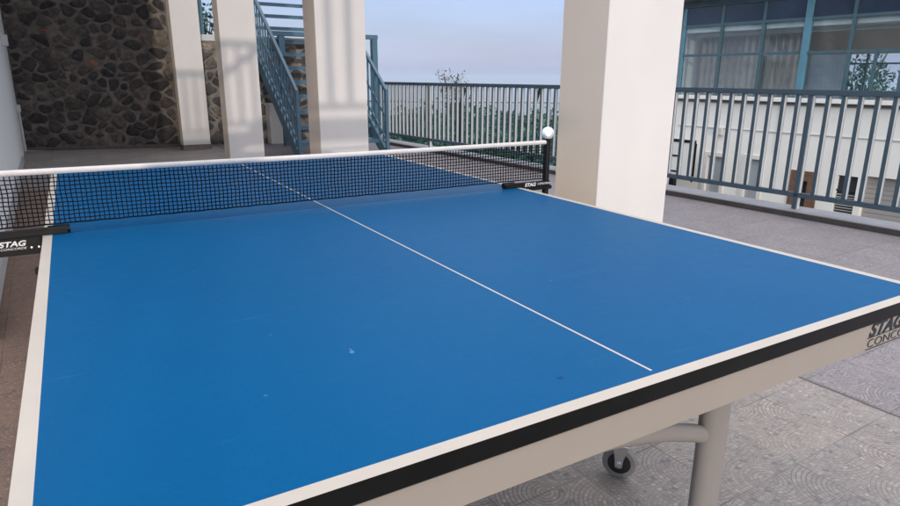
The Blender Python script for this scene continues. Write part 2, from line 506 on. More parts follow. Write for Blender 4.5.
# ------------------------------------------------------------------ blue steel stair
st = thing('staircase', 'blue steel open stair with slatted handrails climbing behind the columns', 'staircase', (2.87, 7.05, 0), 2)
RISE, GO, NT, WD = .218, .268, 15, 1.37
sl_ = RISE / GO
dirv = Vector((0, GO, RISE)).normalized()
for x in (0, WD):
    b = MB(); b.bar((x, .02, .03), (x, .02 + GO * NT, .03 + RISE * NT), .05, .17, 0, (1, 0, 0))
    b.box(x - .028, x + .028, -.12, .06, 0.002, .11)
    b.build('stringer', mat_blue, st, .003)
for k in range(1, NT):
    b = MB()
    y, z = GO * k, RISE * k
    b.box(.026, WD - .026, y - .10, y + .17, z - .012, z + .008)
    b.box(.026, WD - .026, y - .10, y - .07, z - .05, z - .0125)
    b.build('tread', mat_blue, st, .003)
for x in (-.012, WD + .012):
    b = MB()
    y0, y1 = -.05, GO * NT - .3
    zt = lambda y: .955 + (y + .05) * sl_
    b.bar((x, y0, zt(y0)), (x, y1, zt(y1)), .045, .045, 0, (1, 0, 0))
    b.box(x - .024, x + .024, y0 - .024, y0 + .024, 0.002, zt(y0) + .02)
    b.bar((x, y0, zt(y0) - .75), (x, y1, zt(y1) - .75), .028, .028, 0, (1, 0, 0))
    b.bar((x, y0, zt(y0) - .42), (x, y1, zt(y1) - .42), .02, .03, 0, (1, 0, 0))
    hr = b.build('handrail', mat_blue, st, .003)
    y = y0 + .13
    while y < y1:
        b = MB(); b.box(x - .011, x + .011, y - .011, y + .011, zt(y) - .92, zt(y) - .015)
        b.build('baluster', mat_blue, hr)
        y += .125
fr = thing('metal_frame', 'tall blue steel door frame standing behind the stair by the railing end', 'frame', (3.27, 9.02, 0), 1.5)
b = MB(); b.box(-.05, .05, -.05, .05, 0.003, 1.80); b.build('post', mat_blue, fr, .004)
b = MB(); b.box(1.64, 1.74, -.05, .05, 0.003, 1.80); b.build('post', mat_blue, fr, .004)
b = MB(); b.box(-.16, 1.75, -.052, .052, 1.802, 1.875); b.build('beam', mat_blue, fr, .004)

# ------------------------------------------------------------------ terrace railing
fe = thing('railing', 'grey blue steel baluster railing along the open edge of the terrace', 'railing', (5.518, 1.282, .054), 4)
b = MB(); b.box(-.03, .03, -2.6, 7.64, .975, 1.020); b.build('top_rail', mat_gray, fe, .004)
b = MB(); b.box(-.024, .024, -2.6, 7.64, .105, .145); b.build('bottom_rail', mat_gray, fe, .004)
posts = [-1.0 * 1.5 - .75, 0, 2.98, 5.965, 7.60]
for s_ in posts:
    b = MB(); b.box(-.024, .024, s_ - .024, s_ + .024, 0.0, .974); po = b.build('post', [mat_gray, mat_pale_side], fe, .004)
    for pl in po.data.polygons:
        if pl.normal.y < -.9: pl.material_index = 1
    
bal = None
s_ = -2.25 + .125
while s_ < 7.6:
    if all(abs(s_ - q) > .055 for q in posts):
        if bal is None:
            b = MB(); b.box(-.021, .021, -.016, .016, .146, .9745); bal = b.build('baluster', [mat_gray, mat_pale_side], fe, .002, 1); o = bal
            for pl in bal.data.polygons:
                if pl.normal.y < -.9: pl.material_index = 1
        else:
            o = bal.copy(); C.objects.link(o); o.parent = fe
        o.location = (0, s_, 0)
    s_ += .1242

# ------------------------------------------------------------------ the table
def table_top_material():
    m, nt, b = newmat('table_blue')
    co = coords(nt)
    c = ramp(nt, noise(nt, co, 1.1, 3, .5), [(.3, (.0006, .096, .258)), (.7, (.0009, .105, .280))])
    fine = ramp(nt, noise(nt, co, 240, 3, .6), [(.3, (.90, .92, .94)), (.7, (1.10, 1.08, 1.06))])
    c = mixc(nt, .8, c, fine, 'MULTIPLY')
    # scuffs: short streaks at several angles, only in patches
    for ang, sc, off in ((28, 3.1, 0), (-17, 2.6, 3), (71, 2.2, 7), (-58, 3.4, 11)):
        mp = nt.nodes.new('ShaderNodeMapping'); mp.inputs['Rotation'].default_value = (0, 0, R(ang)); mp.inputs['Scale'].default_value = (sc, sc * 26, 1); mp.inputs['Location'].default_value = (off, off, 0)
        nt.links.new(co, mp.inputs[0])
        g = ramp(nt, noise(nt, mp.outputs[0], 1.5, 3, .55), [(.685, (0, 0, 0)), (.74, (1, 1, 1))])
        pm = ramp(nt, noise(nt, co, 3.5 + off * .1, 3), [(.48, (0, 0, 0)), (.62, (1, 1, 1))])
        k = X.op('MULTIPLY', X(g), X(pm)) * .22
        c = mixc(nt, k, c, (.10, .26, .48))
    # dust specks and ball marks
    sp = nt.nodes.new('ShaderNodeTexVoronoi'); sp.inputs['Scale'].default_value = 7
    nt.links.new(co, sp.inputs[0])
    k = X(sp.outputs['Distance']).lt(.022) * .35
    c = mixc(nt, k, c, (.14, .28, .46))
    sep = nt.nodes.new('ShaderNodeSeparateXYZ'); nt.links.new(co, sep.inputs[0])
    px, py = X(sep.outputs[0]), X(sep.outputs[1])
    wob = (X(noise(nt, co, 90, 3)) - .5) * .012
    for x_, y_, r_, cc, f_ in ((.419, -1.071, .0042, (.16, .32, .54), .6), (.421, -1.062, .003, (.16, .32, .54), .4), (.635, -1.293, .0048, (.002, .03, .13), .6), (.33, -.945, .003, (.12, .27, .46), .4), (.66, -.55, .004, (.003, .05, .16), .35), (1.0, -.72, .004, (.003, .05, .16), .3)):
        d = X.op('SQRT', (px - x_) * (px - x_) + (py - y_) * (py - y_)) + wob
        c = mixc(nt, d.lt(r_) * f_, c, cc)
    nt.links.new(c, b.inputs['Base Color'])
    r_ = ramp(nt, noise(nt, co, 25, 6, .7), [(.3, (.47, .47, .47)), (.7, (.53, .53, .53))])
    nt.links.new(r_, b.inputs['Roughness'])
    b.inputs['Specular IOR Level'].default_value = .09
    bump(nt, b, noise(nt, co, 900, 2), .05, .001)
    return m
mat_tt = table_top_material()
mat_line = simple('line_paint', (.61, .54, .475), .5, 0, .05, 6)
mat_blackedge = simple('black_edge', (.008, .008, .008), .22, 0, .2, 12, .02, 200, .12)
mat_apron = simple('apron_steel', (.34, .298, .258), .38, 0, .05, 4, .03, 200)
mat_legs = simple('leg_steel', (.285, .26, .24), .36, 0, .06, 6, .03, 200)
mat_chrome = simple('chrome', (.72, .73, .75), .22, 1, .05, 10)
mat_tyre = simple('wheel_rubber', (.17, .165, .16), .6, 0, .1, 20)
mat_hub = simple('wheel_hub', (.012, .012, .012), .4, 0, .1, 20)
mat_blk = simple('black_metal', (.006, .006, .007), .45, 0, .2, 14, .04, 150, .22)
mat_logo_w = simple('white_print', (.75, .75, .75), .6, 0, .02)
mat_logo_d = simple('dark_print', (.015, .022, .035), .5, 0, .05)

TZ = .76
tb = thing('table', 'blue table tennis table with cream lines and beige steel apron', 'table', (0, 0, 0), 0)
TW = 1.525
def half(y0, y1, end_near):
    """one table half: board with painted lines on its own top sheet"""
    b = MB()
    b.box(0, TW, y0, y1, TZ - .026, TZ - .0006, 1)
    L, CL = .0205, .0032
    z = TZ
    def q(x0, x1, ya, yb, mi): b.add([(x0, ya, z), (x1, ya, z), (x1, yb, z), (x0, yb, z)], [(0, 1, 2, 3)], mi)
    ya, yb = (y0 + L, y1) if end_near else (y0, y1 - L)
    xm = TW / 2
    q(0, L, y0, y1, 2); q(TW - L, TW, y0, y1, 2)
    if end_near: q(L, TW - L, y0, ya, 2)
    else: q(L, TW - L, yb, y1, 2)
    yl = ya + .010 if end_near else ya
    q(xm - CL / 2 - .0005, xm + CL / 2 + .0005, yl, yb, 2)
    if end_near: q(xm - CL / 2 - .0005, xm + CL / 2 + .0005, ya, yl, 0)
    q(L, xm - CL / 2 - .0005, ya, yb, 0); q(xm + CL / 2 + .0005, TW - L, ya, yb, 0)
    o = b.build('tabletop', [mat_tt, mat_blackedge, mat_line], tb)
    for p in o.data.polygons:
        if p.center.z > TZ - .0001 and p.normal.z < 0: p.flip()
    return o
half(-1.37, -.0018, True); half(.0018, 1.37, False)
for y0, y1 in ((-1.367, -.03), (.03, 1.367)):
    b = MB()
    t = .022
    ze, zb = TZ - .0265, TZ - .082
    b.box(.003, TW - .003, y0, y0 + t, zb, ze); b.box(.003, TW - .003, y1 - t, y1, zb, ze)
    b.box(.003, .003 + t, y0 + t, y1 - t, zb, ze); b.box(TW - .003 - t, TW - .003, y0 + t, y1 - t, zb, ze)
    ap = b.build('apron', mat_apron, tb, .0025)
    if y0 < -1:
        mt = Matrix.Translation((1.296, y0 - .0008, TZ - .0525)) @ Matrix.Rotation(R(90), 4, 'X')
        lettering('lettering', 'STAG', .036, mat_logo_d, ap, mt, .28, .0004, 1.30, .0012)
        mt = Matrix.Translation((1.296, y0 - .0008, TZ - .0745)) @ Matrix.Rotation(R(90), 4, 'X')
        lettering('lettering', 'CONCORDE', .0235, mat_logo_d, ap, mt, 0, .0004, 1.5, -.0004)
        b = MB()
        for zz in (TZ - .0545, TZ - .0775): b.box(1.294, 1.508, y0 - .0012, y0 - .0002, zz - .0006, zz + .0006)
        b.build('lettering_rule', mat_logo_d, ap)
LX0, LX1, LY = .255, 1.27, -1.10
for sgn in (1, -1):
    yy = LY if sgn > 0 else -LY
    for x in (LX0, LX1):
        b = MB()
        b.tube([(x, yy, .02), (x, yy, TZ - .075)], .040, 20, 0, .028, (1, 0, 0))
        lg = b.build('leg', mat_legs, tb)
        b = MB(); b.lathe((x, yy, 0.002), (0, 0, 1), [(0, 0), (0, .034), (.018, .036), (.022, .0)], 18)
        b.build('foot', mat_hub, lg)
        b = MB(); b.tube([(x + .02, yy, TZ - .122), (x + .058, yy - .004 * sgn, TZ - .122)], .010, 10)
        b.build('bolt', mat_hub, lg)
    pts = []
    for k in range(15):
        t = k / 14
        x = LX0 + (LX1 - LX0) * t
        pts.append((x, yy, .372 + .10 * (1 - abs(2 * t - 1) ** 2.2)))
    b = MB(); b.tube(pts, .021, 14, 0, .016)
    b.build('crossbar', mat_legs, tb)
    yc = -.73 * sgn
    for x in (.15, 1.385):
        b = MB()
        b.tube([(x, yc, .13), (x, yc + sgn * .0, .16), (x, yc + sgn * .12, .30), (x, yc + sgn * .5, TZ - .09)], .016, 12)
        ca = b.build('caster_arm', mat_legs, tb)
        wv = Vector((.80, .60 * sgn, 0)).normalized()     # wheel axle
        cc = Vector((x, yc, .052))
        b = MB()
        b.lathe(cc, wv, [(-.014, .034), (-.014, .047), (-.010, .05), (.010, .05), (.014, .047), (.014, .034)], 32, 0)
        b.lathe(cc, wv, [(-.015, 0), (-.013, .030), (-.0125, .0345)], 32, 1); b.lathe(cc, wv, [(.0125, .0345), (.013, .030), (.015, 0)], 32, 1)
        b.build('wheel', [mat_tyre, mat_hub], ca)
        b = MB()
        for s in (-1, 1):
            side = cc + wv * .0205 * s
            fwd = wv.cross(Vector((0, 0, 1)))
            pl = [(side + fwd * a + Vector((0, 0, h))) for a, h in ((-.010, -.010), (.010, -.010), (.013, .02), (.026, .062), (-.020, .062), (-.013, .02))]
            th = wv * .0025 * s
            n = len(pl)
            b.add(pl + [q + th for q in pl], [tuple(range(n)), tuple(range(n, 2 * n))[::-1]] + [(i, (i + 1) % n, n + (i + 1) % n, n + i) for i in range(n)])
            b.lathe(side + th, wv * s, [(0, .009), (.005, .009), (.006, 0)], 12)
        b.lathe(cc + Vector((0, 0, .0625)), (0, 0, 1), [(0, 0), (0, .022), (.006, .022), (.008, .012), (.03, .012), (.03, 0)], 20)
        b.build('fork', mat_chrome, ca)
b = MB()
for x in (.15, 1.385): b.box(x - .018, x + .018, -.35, .35, TZ - .115, TZ - .083)
b.box(.17, 1.36, -.3, -.26, TZ - .112, TZ - .084); b.box(.17, 1.36, .26, .3, TZ - .112, TZ - .084)
b.build('undercarriage', mat_legs, tb, .003)

# ------------------------------------------------------------------ net and its posts
NB, NH = TZ + .026, TZ + .171
X0, X1 = -.118, 1.643
nt_ = thing('net', 'black table tennis net with white top tape across the middle of the table', 'net', (0, 0, TZ), 0)
def ny(x, z): return .004 * math.sin(x * 9 + 1) * math.sin((z - TZ) * 18)
def nz(x): return -.003 * math.sin((x - X0) / (X1 - X0) * math.pi)
b = MB()
N = 154
rows = 12
cw = .0034
def cordx(i): return X0 + (X1 - X0) * i / N
for i in range(N + 1):
    x = cordx(i)
    wob = .0008 * math.sin(i * 12.9)
    zs = [NB + (NH - .014 - NB) * j / rows for j in range(rows + 1)]
    pts = [(x + wob * math.sin(j), ny(x, z), z + nz(x) * (j / rows)) for j, z in enumerate(zs)]
    b.tube(pts, cw / 2, 4, 0, None, (1, 1, 0), False)
for j in range(rows + 1):
    z = NB + (NH - .014 - NB) * j / rows
    pts = [(cordx(i), ny(cordx(i), z), z + nz(cordx(i)) * (j / rows) + .0006 * math.sin(i * 2.1 + j)) for i in range(0, N + 1, 2)]
    b.tube(pts, (.0026 if j == 0 else cw / 2), 4, 0, None, (0, 1, 1), False)
b.build('mesh', simple('net_cord', (.004, .005, .009), .85, 0, .1, spec=.15), nt_)
nt_.children[0].location = (0, 0, -TZ)
b = MB()
pr_ = []
M_ = 60
for i in range(M_ + 1):
    x = X0 - .006 + (X1 - X0 + .012) * i / M_
    z = NH + nz(x); y = ny(x, z)
    pr_.append([(x, y - .0032, z - .0145), (x, y - .004, z - .006), (x, y - .002, z), (x, y + .002, z), (x, y + .004, z - .006), (x, y + .0032, z - .0145)])
vs = [q for g in pr_ for q in g]
b.add(vs, [(i * 6 + k, i * 6 + (k + 1) % 6, i * 6 + 6 + (k + 1) % 6, i * 6 + 6 + k) for i in range(M_) for k in range(6)], 0, True)
b.build('tape', simple('net_tape', (.72, .68, .65), .85, 0, .06, 30, .3, 300), nt_)
nt_.children[1].location = (0, 0, -TZ)
def net_post(xp, sgn, label):
    """sgn = -1 left of the table, +1 right; local x points away from the table"""
    t = thing('net_post', label, 'net post', (xp, 0, TZ), 0, 'net posts clamped to the table')
    arm = .058 if sgn < 0 else .075
    edge = (0 if sgn < 0 else TW) - xp           # table edge in local x
    b = MB(); b.tube([(0, .004, -.05), (0, .004, .165)], .0125, 20)
    b.lathe((0, .004, .165), (0, 0, 1), [(0, .0125), (.006, .0145), (.012, .0145), (.014, 0)], 20)
    b.build('pole', mat_blk, t)
    a0, a1 = sorted((.012 * sgn, edge - arm * sgn))
    b = MB()
    b.box(a0, a1, -.013, .010, .0012, .018)
    e = edge - arm * sgn
    b.tube([(e + .045 * sgn, -.002, .0125), (e - .004 * sgn, -.002, .0122)], .0108, 16)
    b.build('clamp_arm', mat_blk, t, .003)
    p0, p1 = sorted((.018 * sgn, edge + .004 * sgn)); pz = -.044 if sgn < 0 else -.014
    b = MB(); b.box(p0, p1, -.016, .012, pz, .0005)
    pl = b.build('clamp_plate', mat_blk, t, .003)
    b = MB()
    for i in (0, 1): b.lathe((edge + (.012 + .016 * i) * sgn, -.0162, pz * .6), (0, -1, 0), [(0, .0028), (.0012, .0026), (.0016, 0)], 12)
    b.build('rivet', mat_chrome, pl)
    b = MB(); b.box(*sorted((edge - .05 * sgn, edge + .03 * sgn)), -.014, .010, -.10, -.0845)
    b.tube([(edge - .02 * sgn, -.002, -.135), (edge - .02 * sgn, -.002, -.088)], .005, 10)
    b.lathe((edge - .02 * sgn, -.002, -.15), (0, 0, 1), [(0, 0), (0, .014), (.016, .014), (.018, 0)], 14)
    so = .0062 if sgn > 0 else -.05
    b.box(*sorted((edge + so * sgn, edge + (so + .024) * sgn)), -.0142, .0102, -.0844, -.0442 if sgn < 0 else -.0142)
    b.build('tightening_screw', mat_blk, t, .001)
    if sgn < 0:
        w = .060; tx = -.062 - xp - .012
        tm = Matrix.Translation((-.097 - xp, -.0166, -.0185)) @ Matrix.Rotation(R(90), 4, 'X')
        lettering('lettering', 'STAG', .0185, mat_logo_w, pl, tm, .25, .0003, 1.25, .0006)
        tm = Matrix.Translation((-.095 - xp, -.0166, -.0275)) @ Matrix.Rotation(R(90), 4, 'X')
        lettering('lettering', 'CONCORDE', .0078, mat_logo_w, pl, tm, .25, .0003, 1.25)
    else:
        tm = Matrix.Translation((edge + .012, -.0136, .003)) @ Matrix.Rotation(R(90), 4, 'X')
        lettering('lettering', 'STAG', .018, mat_logo_w, t, tm, .25, .0003, 1.15, .0005)
        tm = Matrix.Translation((edge + .072, -.0136, .006)) @ Matrix.Rotation(R(90), 4, 'X')
        lettering('lettering', 'CONCORDE', .011, mat_logo_w, t, tm, .25, .0003, 1.0)
    return t
net_post(-.125, -1, 'black net post and clamp on the left table edge with white lettering')
pr = net_post(1.650, 1, 'black net post on the right table edge with a glinting polished cap')
# polished adjusting button on top of the right post: it catches the low sun
hv = Vector((-.43, -.90, .097)).normalized()
b = MB()
prof = []
Rc, rb = .060, .023
for k in range(9):
    r_ = rb * (1 - k / 8)
    prof.append((.004 + math.sqrt(Rc * Rc - r_ * r_) - math.sqrt(Rc * Rc - rb * rb), r_))
b.lathe((-.003, .0, .197), hv, [(-.008, 0), (-.008, rb * .9), (-.006, rb)] + prof, 32)
b.build('cap', simple('polished_cap', (.92, .92, .92), .30, 1, .01), pr)

# ------------------------------------------------------------------ building across the drop
bd = thing('building', 'white two storey building across the drop with a long glazed upper floor', 'building', (13, 0, -2.6), 5)
G = 2.6                                            # local z of the terrace level
S0, S1 = -6.0, 8.62
mat_bw = simple('facade_paint', (.87, .855, .83), .7, 0, .03, .8, .12, 40, dirt=((.64, .62, .59), .9, .62))
mat_teal = simple('teal_frame', (.06, .125, .155), .45, 0, .1, 5)
mat_teal_l = simple('teal_post', (.10, .26, .36), .45, 0, .1, 5)
mat_tan = simple('roof_edge', (.26, .22, .18), .8, 0, .15, 3)
def wall_with_openings(name, s0, s1, z0, z1, ops, mat, root, x0=0, x1=.25):
    """ops: (sa, sb, za, zb) sorted by s, not overlapping"""
    b = MB(); s = s0
    for sa, sb, za, zb in sorted(ops):
        if sa > s: b.box(x0, x1, s, sa, z0, z1)
        if za > z0: b.box(x0, x1, sa, sb, z0, za)
        if zb < z1: b.box(x0, x1, sa, sb, zb, z1)
        s = sb
    if s < s1: b.box(x0, x1, s, s1, z0, z1)
    return b.build(name, mat, root)
doors = [(6.18, 6.62, 0, G - .41), (7.05, 7.55, 0, G - .44), (5.05, 5.60, 0, G - .60)]
wins = [(4.36, 4.72, 1.1, G - .60)]
shut = [(2.2, 4.25, 0, G - .56), (-.4, 1.7, 0, G - .56)]
wall_with_openings('wall', S0, S1, 0.0, G + .66, doors + wins + shut, mat_bw, bd)
b = MB(); b.box(-.14, 5.2, S0, S1 + .1, G + .72, G + .80); b.build('ledge', mat_bw, bd, .006)
b = MB(); b.box(-.04, .2, S0, S1, G + .662, G + .718); b.build('ledge_band', simple('ledge_dark_band', (.16, .15, .15), .8), bd)  # dark band set below the ledge
b = MB(); b.box(-.02, -.002, S0, S1 - .3, G + .105, G + .122); b.box(-.03, -.002, 5.93, 5.96, G - .3, G + .66)
b.build('conduit', simple('conduit_grey', (.52, .52, .52), .6), bd)
b = MB(); b.box(-.09, -.002, 7.18, 7.38, G - .03, G + .12); b.build('meter_box', simple('meter_box', (.58, .57, .56), .5, 0, .08), bd, .006)
mat_panel = simple('door_grey', (.44, .46, .49), .5, 0, .06, 4)
mat_brown = simple('brown_wood', (.17, .085, .05), .6, 0, .3, 14, .3, 60)
mat_dark = simple('dark_room', (.02, .022, .028), .6)  # near-black colour standing for the unlit rooms behind openings
for (sa, sb, za, zb), k in zip(doors, (0, 0, 1)):
    b = MB(); w = .07
    if k:
        b.box(-.02, .1, sa, sa + .2, za, zb); b.box(-.02, .1, sb - .16, sb, za, zb); b.box(-.02, .1, sa + .2, sb - .16, zb - .2, zb)
        f = b.build('door_frame', mat_brown, bd, .004)
        b = MB(); b.box(.12, .16, sa, sb, za, zb); b.build('door', mat_dark, bd)  # dark sheet across the open doorway, in place of the shade inside
    else:
        b.box(-.03, .1, sa - .02, sa + w, za, zb + .02); b.box(-.03, .1, sb - w, sb + .02, za, zb + .02); b.box(-.03, .1, sa + w, sb - w, zb - w, zb + .02)
        b.build('door_frame', mat_white, bd, .004)
        b = MB(); b.box(.05, .09, sa + w, sb - w, za, zb - w); d = b.build('door', mat_panel, bd)
        b = MB(); b.box(.02, .05, sa + w + .03, sa + w + .05, .95, 1.1); b.build('handle', mat_chrome, d)
for sa, sb, za, zb in wins:
    b = MB(); b.box(.08, .12, sa, sb, za, zb); b.box(.03, .079, sa, sb, zb - .30, zb - .27)
    b.build('window', mat_dark, bd)
    b = MB()
    for k in range(16):
        z = za + .03 + k * .05
        if z < zb - .36: b.bar((.04, sa, z), (.04, sb, z), .03, .008, 0, (1, 0, -.8))
    b.build('louvre', simple('louvre', (.55, .55, .52), .5), bd)
for sa, sb, za, zb in shut:
    b = MB()
    z = za
    while z < zb: b.box(.13, .15 + .0, sa, sb, z, min(z + .085, zb)); b.box(.125, .1295, sa, sb, z + .01, z + .06); z += .09
    b.build('shutter', simple('shutter_grey', (.36, .34, .335), .5, 0, .05), bd)
# upper floor: glazing bars in a shallow grid, panes behind, a room with curtains
ZB, Z1, Z2, ZT = G + .80, G + 1.655, G + 2.275, G + 2.66
ms = [8.42, 7.50, 6.575, 5.685, 4.885, 3.98, 3.07, 2.15, 1.24, .33, -.6, -1.5, -2.4, -3.3, -4.2, -5.1, -5.95]
for i, s in enumerate(ms):
    thick = i in (3, 8, 13)
    w = .055 if thick else .028
    b = MB(); b.box(-.06 if thick else -.02, .06, s - w, s + w, ZB, ZT)
    b.build('mullion', mat_teal_l if thick or i == 0 else mat_teal, bd, .003)
    if i < len(ms) - 1:
        n = ms[i + 1]
        w2 = .055 if (i + 1) in (3, 8, 13) else .028
        ps = [(s - w, n + w2)]
        zs = [(ZB, Z1), (Z1, Z2), (Z2, ZT)]
        for z in (Z1, Z2):
            b = MB(); b.box(-.015, .05, n + w2, s - w, z - .025, z + .025); b.build('glazing_bar', mat_teal, bd)
        if i >= 4:
            b = MB(); b.box(-.0149, .0499, (s + n) / 2 - .02, (s + n) / 2 + .02, ZB, Z1 - .0251); b.build('glazing_bar', mat_teal, bd)
m, ntg, pb = newmat('window_glass')
out = ntg.nodes['Material Output']
tr = ntg.nodes.new('ShaderNodeBsdfTransparent'); tr.inputs[0].default_value = (.90, .95, .97, 1)
gl = ntg.nodes.new('ShaderNodeBsdfGlossy'); gl.inputs['Roughness'].default_value = .03
lw_ = ntg.nodes.new('ShaderNodeLayerWeight'); lw_.inputs[0].default_value = .5
X.nt = ntg
fz_ = X.op('POWER', X(lw_.outputs['Facing']), 3.0) * .9 + .05
mx = ntg.nodes.new('ShaderNodeMixShader')
ntg.links.new(fz_.k, mx.inputs[0]); ntg.links.new(tr.outputs[0], mx.inputs[1]); ntg.links.new(gl.outputs[0], mx.inputs[2])
ntg.links.new(mx.outputs[0], out.inputs[0])
mat_glass = m
b = MB(); b.box(.012, .018, S0, ms[0] - .03, ZB, Z2); b.build('glass', mat_glass, bd)
b = MB(); b.box(.010, .020, S0, ms[0] - .03, Z2 + .0255, ZT); b.build('dark_glass', simple('dark_glass', (.02, .04, .075), .12, 0, .2, 2), bd)
b = MB(); b.box(-.05, .3, S0, S1 + .05, ZT, ZT + .13); b.build('head_beam', mat_teal, bd, .005)
b = MB(); b.box(-.4, 5.4, S0 - .2, S1 + .6, ZT + .132, ZT + .42); b.build('roof', mat_tan, bd, .01)
b = MB(); b.box(0, 5.2, S1 - .12, S1, ZB, ZT); b.build('end_wall', mat_bw, bd)
room = simple('room_plaster', (.74, .68, .62), .8, 0, .08, 1)
rear_win = (-5.5, 7.2, ZB, Z1 + .12)
wall_with_openings('rear_wall', S0, S1 - .121, ZB, ZT, [rear_win], room, bd, 4.9, 5.1)
b = MB(); b.box(.3, 4.89, S0, S1 - .13, Z2 + .16, Z2 + .22); b.build('ceiling', room, bd)
b = MB()
for i in range(14): b.box(4.95, 5.0, -5.4 + i * .92, -5.36 + i * .92, ZB, Z1 + .12)
b.box(4.96, 4.99, -5.5, 7.2, ZB + .72, ZB + .76)
b.build('rear_window_bar', mat_teal, bd)
b = MB(); b.box(.07, .16, S0, S1 - .14, Z2 - .135, Z2 - .027); b.box(.55, .75, S0, S1 - .14, Z2 - .20, Z2 - .13)
b.build('ceiling_beam', simple('beam_white', (.86, .85, .83), .6), bd, .004)
cur = simple('curtain_fabric', (.50, .44, .40), .85, 0, .15, 6)
for sa, sb in ((6.85, 8.38), (5.9, 6.75)):
    b = MB()
    n = int((sb - sa) / .02)
    pts = [(.62 + .035 * math.sin(i * .85) + .012 * math.sin(i * .23), sa + i * .02) for i in range(n + 1)]
    vs = [(x, s, z) for x, s in pts for z in (ZB + .01, Z2 - .22)] + [(x + .006, s, z) for x, s in pts for z in (ZB + .01, Z2 - .22)]
    k = 2 * (n + 1)
    fs = [(2 * i, 2 * i + 2, 2 * i + 3, 2 * i + 1) for i in range(n)] + [(k + 2 * i, k + 2 * i + 1, k + 2 * i + 3, k + 2 * i + 2) for i in range(n)]
    b.add(vs, fs, 0, True)
    b.build('curtain', cur, bd)
b = MB(); b.box(.70, .76, 5.22, 6.9, ZB, Z1 - .02); b.build('partition', simple('board_grey', (.42, .43, .46), .7, 0, .08, 2), bd)

# ------------------------------------------------------------------ practice hoop on the lower yard
hp = thing('basketball_hoop', 'black framed white basketball backboard with a white net in the lower yard', 'basketball hoop', (11.83, 8.05, -2.6), 5)
mat_bd = simple('board_white', (.78, .78, .77), .5, 0, .04)
b = MB(); b.box(0, .03, -.62, .62, 1.60, 2.44); b.build('backboard', mat_bd, hp)
b = MB()
for z in (1.60, 2.40): b.box(-.012, -.001, -.62, .62, z - .02, z + .045)
for y in (-.62, .55): b.box(-.012, -.001, y - .02, y + .09, 1.6451, 2.3799)
for z in (1.70, 2.05): b.box(-.010, -.001, -.28, .28, z, z + .04)
for y in (-.28, .24): b.box(-.010, -.001, y, y + .04, 1.7401, 2.0499)
b.build('border', mat_blk, hp)
b = MB(); b.box(.10, .22, -.06, .06, 0, 2.2); b.bar((.16, 0, 1.9), (.03, 0, 2.0), .06, .06); b.bar((.16, -.5, 1.5), (.16, .5, 2.35), .03, .03); b.bar((.16, .5, 1.5), (.16, -.5, 2.35), .03, .03)
b.build('pole', mat_blk, hp)
ringc = Vector((-.34, 0, 1.66))
b = MB(); pts = [ringc + Vector((math.cos(t * math.pi / 12) * .225, math.sin(t * math.pi / 12) * .225, 0)) for t in range(25)]
b.tube(pts, .01, 8, 0, None, (0, 0, 1)); b.box(-.12, -.013, -.04, .04, 1.64, 1.68)
b.build('ring', simple('ring_paint', (.35, .06, .03), .5), hp)
b = MB()
for s in (-1, 1):
    for i in range(12):
        pts = []
        for k in range(6):
            t = (i + s * k * .5) * math.pi / 6
            r_ = .22 - .09 * min(1, k / 4)
            pts.append(ringc + Vector((math.cos(t) * r_, math.sin(t) * r_, -.08 * k)))
        b.tube(pts, .006, 4, 0, None, (0, 0, 1), False)
b.build('net', simple('hoop_net', (.80, .80, .80), .8), hp)

